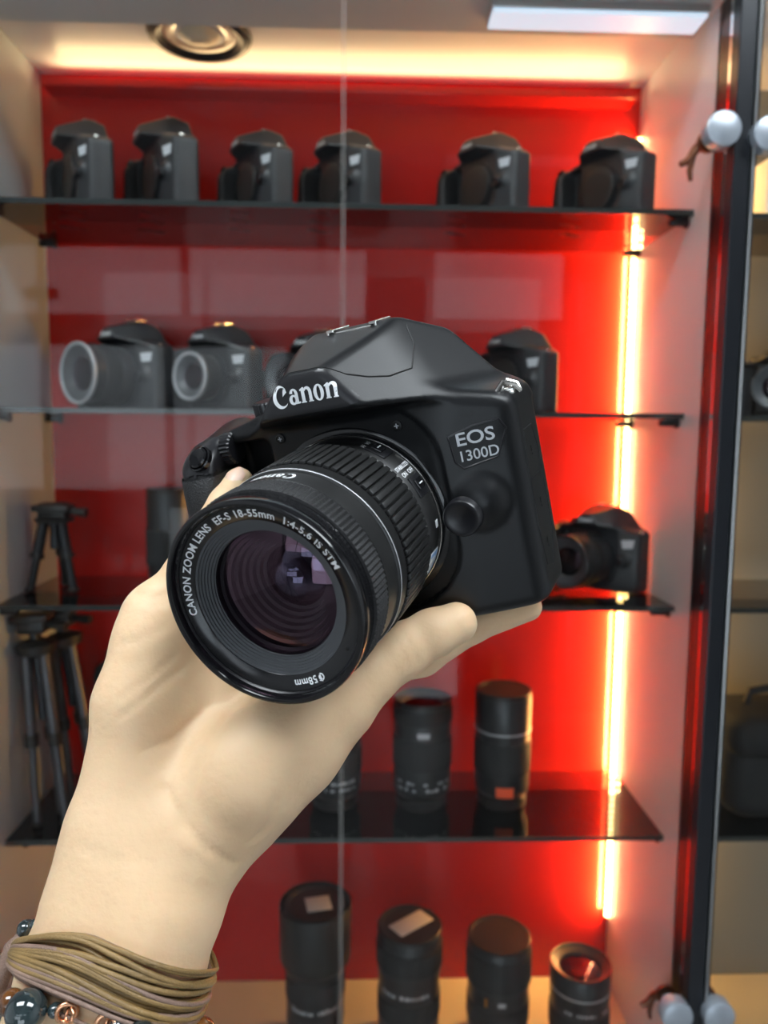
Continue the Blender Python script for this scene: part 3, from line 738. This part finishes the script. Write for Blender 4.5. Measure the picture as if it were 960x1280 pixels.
VIEWM = Matrix.Identity(4)
for i in range(3):
    for j in range(3): VIEWM[i][j] = CM.T[i][j]
    VIEWM[i][3] = EYE[i]
def chain(x, y, z, name, k=3.0):
    d = None; ch = HAND[name]
    for (a, r1), (b, r2) in zip(ch[:-1], ch[1:]):
        e = cone(x, y, z, a, b, r1, r2); d = e if d is None else smin(d, e, k)
    return d
def groove(x, y, z, pts, r, depth):
    d = None
    for a, b in zip(pts[:-1], pts[1:]):
        e = cone(x, y, z, a, b, 0, 0); d = e if d is None else np.minimum(d, e)
    return depth * np.exp(-(d / r) ** 2)
def hand_sdf(x, y, z):
    d = smin(chain(x, y, z, 'forearm_ulna'), chain(x, y, z, 'forearm_radius'), 14)
    p = smin(chain(x, y, z, 'palm_a'), chain(x, y, z, 'palm_b'), 8)
    p = smin(p, chain(x, y, z, 'palm_c'), 8)
    p = smin(p, chain(x, y, z, 'hypothenar'), 9)
    d = smin(d, p, 14)
    th = smin(chain(x, y, z, 'thenar', 6), chain(x, y, z, 'thenar2', 6), 6)
    d = smin(d, th, 8)
    for f_, k in (('pinky', 6), ('ring', 4), ('middle', 4), ('index', 4)):
        d = smin(d, chain(x, y, z, f_, 2.5), k)
    d = smin(d, chain(x, y, z, 'thumb', 3), 5)
    for g in CREASES: d = d + groove(x, y, z, *g)
    return d
# resting folds of the palm and wrist are in CREASES
handV, handF = polygonize(hand_sdf, (-155, -25, 215), (70, 235, 345), 1.5)
hand = mo('hand', *sc((handV, handF), MM), 'skin', angle=None)
hand.matrix_world = VIEWM
tag(hand, 'bare hand and wrist holding up the black camera from below, thumb under the lens', 'hand')
# nail of the finger beside the grip
(na, nra), (nb, nrb) = HAND['pinky'][-2], HAND['pinky'][-1]
na, nb = Vector(na), Vector(nb); nd = (nb - na).normalized()
nf = Vector((-.25, -.1, -.95)); nf = (nf - nd * nf.dot(nd)).normalized(); nsd = nd.cross(nf)
V, F = [], []
for i in range(9):
    for j in range(9):
        s_ = -1 + i / 4; t_ = j / 8; wv_ = 4.6 * (1 - .55 * max(0, t_ - .55) ** 2 * 4) * (1 - .25 * (1 - t_) ** 2)
        ang = s_ * .75; rr = nrb * 1.03
        V.append(tuple(na + nd * (4.0 + 11.5 * t_) + nf * (rr * cos(ang) + .4 - max(0, t_ - .7) * 6) + nsd * (rr * sin(ang)) * (wv_ / 4.6)))
for i in range(8):
    for j in range(8): F.append((i * 9 + j, i * 9 + j + 1, (i + 1) * 9 + j + 1, (i + 1) * 9 + j))
no = mo('fingernail', *sc((V, F), MM), 'nail', hand, angle=None)

# ================================================================== bracelets
WA = Vector((cos(math.radians(-68.5)) , sin(math.radians(-68.5)), .045)).normalized()   # along the forearm towards the hand
WZ = Vector((0, 0, -1)); WZ = (WZ - WA * WZ.dot(WA)).normalized()         # towards the viewer
WX = WA.cross(WZ); WX = WX if WX.x > 0 else -WX                            # across the wrist, to the right
def wrist_many(s, th, lift):
    """points over the skin: s along the arm from the bracelet, th round it (0 right, 90 to the viewer, 180 left)"""
    s, th, lift = (np.asarray(q, float) for q in (s, th, lift)); th = np.radians(th)
    c = np.array(WRIST_C) + s[:, None] * np.array(WA); dv = np.cos(th)[:, None] * np.array(WX) + np.sin(th)[:, None] * np.array(WZ)
    lo = np.zeros(len(s)); hi = np.full(len(s), 60.0)
    for _ in range(20):
        mid = (lo + hi) / 2; q = c + dv * mid[:, None]
        ins = hand_sdf(q[:, 0], q[:, 1], q[:, 2]) < lift
        lo = np.where(ins, mid, lo); hi = np.where(ins, hi, mid)
    return c + dv * lo[:, None]
def wrist(s, th, lift): return Vector(wrist_many([s], [th], [lift])[0])
def cord_mid(th):
    f_ = (180 - th) / 180
    return CORD_S + CORD_T * (min(1, max(0, f_)) - .5) + CORD_BOW * math.sin(math.pi * min(1, max(0, f_)))
cb = empty('cord_bracelet', label='bundle of thin brown waxed cords wound round the wrist', cat='bracelet'); cb.matrix_world = VIEWM
rng = random.Random(3)
NC = 24
for i in range(NC):
    u = i / (NC - 1) * 2 - 1
    aS, aT, aL = [], [], []; lay = (i % 3) * 1.0
    j1, j2 = rng.uniform(-1.5, 1.5), rng.uniform(-2.2, 2.2)
    for k in range(45):
        th = 196 - k * (196 + 150) / 44
        fr = min(1, max(0, (196 - th) / 205))
        spread = .10 + .90 * math.sin(min(1, max(0, (186 - th) / 95)) * math.pi / 2) ** 1.2
        if fr > .85: spread *= 1 - .25 * (fr - .85) / .15
        s_ = cord_mid(th) + u * CORD_W * spread + j1 * math.sin(fr * 5) + j2 * math.sin(fr * 3.1 + i) * spread
        aS.append(s_); aT.append(th); aL.append(1.0 + lay + 1.2 * math.sin(fr * math.pi) * (.5 + .5 * math.sin(i * 2.1)))
    pts = wrist_many(aS, aT, aL).tolist()
    c_ = mo('cord', *sc(tube(pts, .80 if i % 4 else .95, 7), MM), 'cord_mauve' if i < 3 or i % 7 == 0 else 'cord_brown', cb, angle=None)
kp = wrist(cord_mid(186), 186, 2.5)
mo('knot', *sc(join(sphere(tuple(kp), (4.2, 5.2, 4.2), 14), tube([tuple(kp + WA * 5 - WX * 1), tuple(kp - WX * 3), tuple(kp - WA * 12 - WX * 3), tuple(kp - WA * 26 - WX * 1), tuple(kp - WA * 40)], [2.4, 3.2, 3.0, 2.8, 2.4], 10)), MM), 'cord_mauve', cb, angle=None)
kb = wrist(cord_mid(178) + 9, 178, 2.0)
mo('charm_bead', *sc(join(sphere(tuple(kb), 3.0, 14), sphere(tuple(kb + WX * 2.6 + WA * 2.4), 2.2, 12)), MM), 'bead_dark', cb, angle=None)
bb = empty('bead_bracelet', label='bracelet of dark polished beads with copper rings below the brown cords', cat='bracelet'); bb.matrix_world = VIEWM
def ring3(c, ax, R_, r_, n=28):
    ax = ax.normalized(); u = ax.orthogonal().normalized(); v = ax.cross(u)
    return tube([tuple(c + (u * cos(2 * math.pi * k / n) + v * sin(2 * math.pi * k / n)) * R_) for k in range(n)], r_, 8, True)
for nm, th, s_, r_, m_ in BEADS:
    s_ = s_ + cord_mid(th)
    p = wrist(s_, th, r_ if nm == 'bead' else r_ * .8)
    if nm == 'bead':
        mo('bead', *sc(sphere(tuple(p), r_, 22), MM), m_, bb, angle=None)
    else:
        tg = (wrist(s_, th - 6, r_) - p).normalized()
        mo('metal_ring', *sc(join(ring3(p, (WZ + tg * .35), r_, .75), ring3(p + tg * 1.3, (WZ - tg * .8), r_ * .7, .6)), MM), m_, bb, angle=None)
mo('thread', *sc(tube([tuple(wrist(cord_mid(a) - 14.0, a, 1.6)) for a in range(200, -150, -10)], .7, 6), MM), 'cord_mauve', bb, angle=None)

# ================================================================== cameras on the shelves
sh = {}
def shared(key, vf, m, **k):
    if key not in sh: sh[key] = md(key, *sc(mv(vf, (0, 44, 0)), MM), m, **k)
    return sh[key]
shared('body', (bodyV2, bodyF2), 'shelf_camera_black', angle=None)
shared('maker_logo', on_body(([(v[0] * ls * .8 + .3, v[1] * ls + 51.6, 0) for v in LV], LF), .5), 'print_white', smooth=False)
shared('name_badge', on_body(plaque([(43, 27), (59, 28), (57, 17), (45, 16)]), .7), 'print_grey', angle=None)
shared('mount_ring', lathe([(34, -2), (34, 1.2), (32, 1.6), (27, 1.2), (26.5, -1)], 48), 'dark_metal', angle=40)
shared('body_cap', lathe([(29.5, .5), (29.5, 3.6), (28.5, 4.2), (20, 4.0), (1e-3, 4.0)], 48), 'cap_black', angle=40)
shared('shutter_button', xf(lathe([(5.2, -1), (5.2, .6), (4.2, 1.6), (1e-3, 1.7)], 20), Matrix.Translation((-56.5, 34.6, 12.0)) @ q_), 'gloss_black', angle=40)
shared('mode_dial', xf(knurled(10.5, 8.5, 24), Matrix.Translation((-29.5, 41.0, -14)) @ Matrix.Rotation(math.radians(-90), 4, 'X')), 'satin_black', angle=40)
shared('release_button', mv(lathe([(6.5, -6), (6.5, 4.2), (5.4, 5.0), (1e-3, 4.4)], 24), (42, -2, 0)), 'satin_black', angle=40)
shared('strap_lug', box((62.5, 37.5, -18), (3.5, 3.5, 6), .8), 'chrome', angle=40)
shared('strap_lug2', box((-66, 37.5, -18), (3.5, 3.5, 6), .8), 'chrome', angle=40)
shared('grip_rubber', patch(lambda x, y, z: (x < -47) & (y < 27.5) & (y > -42) & (z > -8), .9, 1), 'shelf_rubber', angle=None)
shared('hot_shoe', join(box((.0, 71, -21), (2.6, 1.4, 15), .3), box((17.2, 71, -21), (2.6, 1.4, 15), .3), box((8.6, 70, -22), (19, 1.2, 15), .3)), 'chrome', smooth=False)
BODY_PARTS = ['body', 'maker_logo', 'name_badge', 'mount_ring', 'shutter_button', 'mode_dial', 'release_button', 'strap_lug', 'strap_lug2', 'grip_rubber', 'hot_shoe']
# lenses that can sit on a shelf camera (axis = z, in front of the mount)
LENS = {
    'kit_silver': (60, 37, 'silver_ring'), 'short_silver': (34, 30, 'silver_ring'), 'kit_black': (58, 33, 'shelf_lens_black'), 'zoom_black': (66, 34, 'shelf_lens_black'),
}
def lens_parts(kind):
    L, R, rim = LENS[kind]; P = []
    P.append(('lens_barrel', lathe([(R - 2, 0), (R, 2), (R, L * .30), (R - .8, L * .32)], 56), 'shelf_lens_black'))
    n = 44; V, F = [], []
    for j, (r, z, k) in enumerate([(R - .8, L * .32, 0), (R + .8, L * .35, 1), (R + .8, L * .68, 1), (R - .5, L * .70, 0)]):
        for i in range(2 * n):
            a = math.pi * i / n; rr = r - (.9 if k and i % 2 else 0); V.append((rr * cos(a), rr * sin(a), z))
    for j in range(3):
        for i in range(2 * n):
            k = (i + 1) % (2 * n); F.append((j * 2 * n + i, j * 2 * n + k, (j + 1) * 2 * n + k, (j + 1) * 2 * n + i))
    P.append(('zoom_ring', (V, F), 'shelf_rubber'))
    P.append(('front_barrel', lathe([(R - .5, L * .70), (R, L * .72), (R, L - 5), (R + .6, L - 4)], 56), 'shelf_lens_black'))
    P.append(('filter_rim', lathe([(R + .6, L - 4), (R + 1.2, L - 3), (R + 1.2, L - .6), (R + .4, L), (R - 2.4, L - .3), (R - 3.0, L - 2)], 64), rim))
    P.append(('inner_cone', lathe([(R - 3.0, L - 2), (R * .62, L - 6), (R * .55, L - 9)], 56), 'baffle'))
    P.append(('front_element', dome(R * .56, L - 8.5, 3.5, 40, 6), 'front_element'))
    P.append(('inner_element', lathe([(R * .55, L - 9), (R * .40, L - 14), (R * .2, L - 15), (1e-3, L - 15.2)], 40), 'gloss_black'))
    return P
def shelf_camera(x, y, z, rz, scale, label, group, lens=None, cap=True, skip=()):
    t = empty('dslr_camera', (x, y, z), (math.radians(90), 0, math.radians(rz)), label, 'camera', group); t.scale = (scale,) * 3
    for p in BODY_PARTS:
        if p in skip: continue
        obj('strap_lug' if p == 'strap_lug2' else p, sh[p], t)
    if lens:
        for nm, vf, m in lens_parts(lens): obj(nm, shared('%s_%s' % (lens, nm), vf, m, angle=35), t)
    elif cap: obj('body_cap', sh['body_cap'], t)
    return t
G1 = 'camera bodies in profile on the top shelf'
TOPCAM = [(-0.3380, 0.940, -58, 0.92, 'camera body without lens at the end of the top shelf by the grey side panel'),
          (-0.2450, 0.945, -60, 0.97, 'tallest camera body without lens on the top shelf, second from the grey panel'),
          (-0.1330, 0.940, -58, 0.86, 'camera body without lens in profile on the top shelf, third from the grey side panel'),
          (-0.0340, 0.940, -57, 0.87, 'camera body without lens in profile on the top shelf, behind the glass door seam'),
          (0.1360, 0.940, -58, 0.88, 'dark camera body without lens in profile on the top shelf, second from the light strip'),
          (0.2800, 0.935, -58, 0.88, 'dark camera body without lens in profile on the top shelf, beside the light strip')]
for x, y, rz, s_, lb in TOPCAM: shelf_camera(x, y, SH[1], rz, s_, lb, G1)
G2 = 'cameras on the second shelf'
shelf_camera(-.300, .980, SH[2], -38, .97, 'black camera with a silver rimmed zoom lens at the end of the second shelf', G2, 'kit_silver')
shelf_camera(-.188, .972, SH[2], -36, .94, 'grey looking camera with a short silver rimmed lens on the second shelf', G2, 'short_silver')
shelf_camera(-.064, .984, SH[2], -36, .90, 'camera with a black lens on the second shelf behind the held camera flash cover', G2, 'kit_black')
shelf_camera(.076, .990, SH[2], -35, .92, 'camera on the second shelf almost hidden behind the held camera hot shoe', G2)
shelf_camera(.180, .965, SH[2], -60, .92, 'camera body without lens in profile on the second shelf beside the light strip', G2)
shelf_camera(.300, .972, SH[3], -48, .95, 'black camera with a long dark zoom lens on the third shelf', None, 'zoom_black')
shelf_camera(.530, .970, SH[2] - .002, -30, .84, 'black camera on a shelf of the beige cabinet', None, 'kit_black')

# ================================================================== upright lenses
def ribs(R, z0, z1, n, depth):
    V, F = [], []
    for r, z, k in [(R - depth, z0, 0), (R, z0 + .8, 1), (R, z1 - .8, 1), (R - depth, z1, 0)]:
        for i in range(2 * n):
            a = math.pi * i / n; rr = r - (depth * .7 if k and i % 2 else 0); V.append((rr * cos(a), rr * sin(a), z))
    for j in range(3):
        for i in range(2 * n):
            k = (i + 1) % (2 * n); F.append((j * 2 * n + i, j * 2 * n + k, (j + 1) * 2 * n + k, (j + 1) * 2 * n + i))
    return V, F
def upright_lens(x, y, z, R, H, label, group, top='cap', rings=((.32, .55),), flare=0, line=None, hood=None, rz=0, sticker=None, marks=None):
    t = empty('camera_lens', (x, y, z), (0, 0, math.radians(rz)), label, 'lens', group)
    def p(name, vf, m, ang=35): return mo(name, *sc(vf, MM), m, t, angle=ang)
    p('rear_cap', lathe([(1e-3, 0), (R * .86, 0), (R * .90, 1), (R * .90, H * .09), (R * .84, H * .10)], 48), 'cap_black')
    p('barrel', lathe([(R * .86, H * .10), (R * .96, H * .13), (R, H * .17), (R, H * .60), (R + flare, H * .68), (R + flare, H * .94), (R + flare - 1, H * .96)], 56), 'shelf_lens_black')
    for a, b in rings: p('grip_ring', ribs(R + 1.2 + (flare if a > .6 else 0), H * a, H * b, 46, 1.2), 'shelf_rubber')
    if line: p('silver_line', lathe([(R + flare, H * line), (R + flare + .5, H * line + .5), (R + flare + .5, H * line + 2), (R + flare, H * line + 2.5)], 56), 'silver_ring')
    T = R + flare
    if top == 'cap':
        p('front_cap', lathe([(T - 1, H * .955), (T - .2, H * .96), (T - .2, H - 1), (T - 1.2, H), (T - 6, H), (T - 6.5, H - .8), (1e-3, H - .8)], 56), 'cap_black')
    elif top == 'open':
        p('filter_rim', lathe([(T - 1, H * .95), (T + .3, H * .96), (T + .3, H - .6), (T - .6, H), (T - 2.2, H - .6), (T - 2.8, H - 3)], 56), 'shelf_lens_black')
        p('inner_cone', lathe([(T - 2.8, H - 3), (T * .72, H - 7), (T * .68, H - 10)], 48), 'baffle')
        p('front_element', dome(T * .70, H - 9, 3.5, 40, 6), 'front_element', None)
        p('inner_element', lathe([(T * .68, H - 10), (T * .4, H - 20), (1e-3, H - 21)], 40), 'gloss_black')
    if hood:
        p('lens_hood', lathe([(T, H * hood), (T + 2.5, H * hood + 3), (T + 5, H * hood + 9), (T + 6, H - 3), (T + 5.5, H + 1), (T + 4.2, H + 1.2), (T + 3.6, H - 2)], 56), 'cap_black')
    if sticker:
        sx, sy, sw, sh_, sr, tilt = sticker
        V, F = box((0, 0, 0), (sw, sh_, .5), .1); Mx = Matrix.Translation((sx, sy, H + .3 + tilt)) @ Matrix.Rotation(math.radians(sr), 4, 'Z')
        p('paper_label', xf((V, F), Mx), 'label_white')
    for a0, a1, z0, z1, m in (marks or ()):
        p('printed_mark', cyl_patch(a0, a1, z0 * H, z1 * H, R + .25), m)
    return t
def dashes(z, n, seed, a0=-150, a1=-40):
    r_ = random.Random(seed); out = []; a = a0
    while a < a1:
        w_ = r_.uniform(3, 9)
        if r_.random() < .7: out.append((a, a + w_, z, z + r_.uniform(.02, .035), 'print_grey'))
        a += w_ + 2.5
    return out
G4 = 'upright lenses on the lowest glass shelf'
upright_lens(-.0290, .962, SH[4], 33, 140, 'upright black lens on the lowest glass shelf partly behind the wrist', G4, marks=dashes(.20, 9, 1) + dashes(.26, 9, 2))
upright_lens(.0840, .962, SH[4], 37, 141, 'upright black lens with a wide ribbed top between two others on the lowest glass shelf', G4, top='open', rings=((.38, .66), (.80, .93)), marks=dashes(.20, 9, 3) + dashes(.26, 9, 4) + [(-105, -80, .70, .75, 'print_grey')])
upright_lens(.1890, .962, SH[4], 35.5, 152, 'upright black lens with a silver line and an orange sticker', G4, rings=((.30, .58),), line=.66, flare=.8, marks=[(-112, -75, .13, .22, 'label_orange')])
G5 = 'upright lenses on the cabinet floor'
upright_lens(-.0540, .945, ZB, 38, 190, 'tall black lens under a wide hood with a white label on its cap', G5, rings=((.36, .52),), hood=.58, flare=3, sticker=(4, -4, 32, 30, 12, .9), marks=[(-118, -88, .17, .24, 'label_white')] + dashes(.32, 5, 8))
upright_lens(.0690, .940, ZB, 40, 163, 'black lens with a large white label stuck aslant across its cap', G5, rings=((.28, .46), (.70, .88)), flare=2, sticker=(2, 0, 27, 56, -52, .4), marks=dashes(.52, 6, 11))
upright_lens(.1870, .940, ZB, 40, 147, 'black lens with a plain matte cap next to the lens with open glass', G5, rings=((.24, .44), (.62, .90)), flare=1.5, marks=[(-100, -86, .50, .54, 'print_grey'), (-125, -120, .48, .56, 'gold')])
upright_lens(.2930, .930, ZB, 38, 114, 'short black lens with open front glass reflecting the light strip', G5, top='open', rings=((.24, .50),), line=.74, flare=1.0, marks=dashes(.56, 6, 14))
upright_lens(-.2380, .965, SH[3], 27, 128, 'tall slim black lens standing on the third shelf behind the hand', None, rings=((.26, .60),))

# ================================================================== tripods on the left
def tripod(x, y, z, H, lean, label, m='grey_tube', spread=.02, head=True):
    t = empty('tripod', (x, y, z), (0, math.radians(lean), 0), label, 'tripod', 'folded tripods')
    for k in range(3):
        a = math.radians(90 + 120 * k); dx, dy = cos(a), sin(a)
        top = Vector((dx * .012, dy * .012, H * .84)); bot = Vector((dx * spread, dy * spread, .004)); mid = top.lerp(bot, .5)
        lg = mo('leg', *join(tube([tuple(top), tuple(mid)], .0065, 12), tube([tuple(mid), tuple(bot)], .0048, 12)), m, t)
        mo('leg_lock', *tube([tuple(top.lerp(bot, .48)), tuple(top.lerp(bot, .55))], .0085, 12), 'cap_black', lg)
        mo('rubber_foot', *sphere(tuple(bot), (.007, .007, .004), 12), 'cap_black', lg)
    mo('collar', *lathe([(.012, H * .80), (.022, H * .82), (.024, H * .86), (.012, H * .88)], 24), 'cap_black', t)
    mo('centre_column', *tube([(0, 0, H * .5), (0, 0, H * .94)], .006, 12), 'dark_metal', t)
    if head:
        mo('pan_head', *join(box((0, 0, H * .95), (.034, .026, .020), .004), box((0, -.003, H * .985), (.044, .030, .008), .002), tube([(.012, 0, H * .95), (.040, -.004, H * .93)], [.004, .006], 10)), 'cap_black', t)
    return t
tripod(-.372, .915, SH[4], .262, -4, 'folded grey tripod with slim legs standing on the lowest glass shelf')
tripod(-.352, .975, SH[4], .255, -7, 'second folded grey tripod behind the first on the lowest glass shelf')
tripod(-.376, .955, SH[3], .105, 0, 'small black tripod head on short legs at the end of the third shelf', 'dark_metal', .03)
cs = empty('tripod_case', (-.318, 1.005, SH[4]), label='tall black zipped case standing behind the folded tripods', cat='case')
mo('shell', *box((0, 0, .088), (.055, .045, .176), .010, 3), 'bag', cs)
mo('zip', *tube([(-.0275, -.012, .02), (-.0278, -.012, .16), (0, -.012, .1765), (.0278, -.012, .16), (.0275, -.012, .02)], .0016, 8), 'dark_metal', cs)
mo('handle', *tube([(-.016, 0, .174), (-.014, 0, .188), (0, 0, .192), (.014, 0, .188), (.016, 0, .174)], .003, 8), 'bag', cs)

# beige cabinet contents
bg = empty('camera_bag', (.545, .955, SH[4] - .002), label='black padded camera bag on the lowest shelf of the beige cabinet', cat='bag')
mo('shell', *box((0, 0, .066), (.165, .12, .132), .030, 4), 'bag', bg)
mo('flap', *box((0, -.006, .108), (.172, .124, .056), .026, 4), 'bag', bg)
mo('handle', *tube([(-.04, 0, .134), (-.035, 0, .152), (0, 0, .158), (.035, 0, .152), (.04, 0, .134)], .005, 8), 'bag', bg)
mo('buckle', *box((0, -.070, .086), (.026, .008, .018), .002), 'cap_black', bg)
bxo = empty('carton', (.545, .985, SH[1] - .002), label='small grey carton on the top shelf of the beige cabinet', cat='box')
mo('carton_body', *box((0, 0, .045), (.10, .06, .09), .002), 'label_white', bxo, smooth=False)
mo('printed_panel', *box((-.02, -.0302, .045), (.04, .001, .05)), 'print_grey', bxo, smooth=False)

# ================================================================== tall light stand in the shop (mirrored in the red panel)
ls_ = empty('light_stand', (-1.06, -1.05, 0), label='tall black light stand with an angled phone clamp in the shop', cat='stand')
for k in range(3):
    a = math.radians(30 + 120 * k); mo('leg', *tube([(0, 0, .62), (cos(a) * .38, sin(a) * .38, .012)], .011, 10), 'dark_metal', ls_)
mo('pole', *tube([(0, 0, .30), (0, 0, 1.4), (0, 0, 2.20)], [.016, .014, .012], 12), 'dark_metal', ls_)
mo('clamp_arm', *join(tube([(-.06, 0, 2.16), (.02, 0, 2.18), (.08, 0, 2.21), (.10, 0, 2.30)], .016, 10), box((-.02, 0, 2.18), (.06, .04, .05), .006)), 'dark_metal', ls_)
mo('lock_knob', *tube([(-.05, 0, 1.95), (.05, 0, 1.95)], .02, 12), 'dark_metal', ls_)
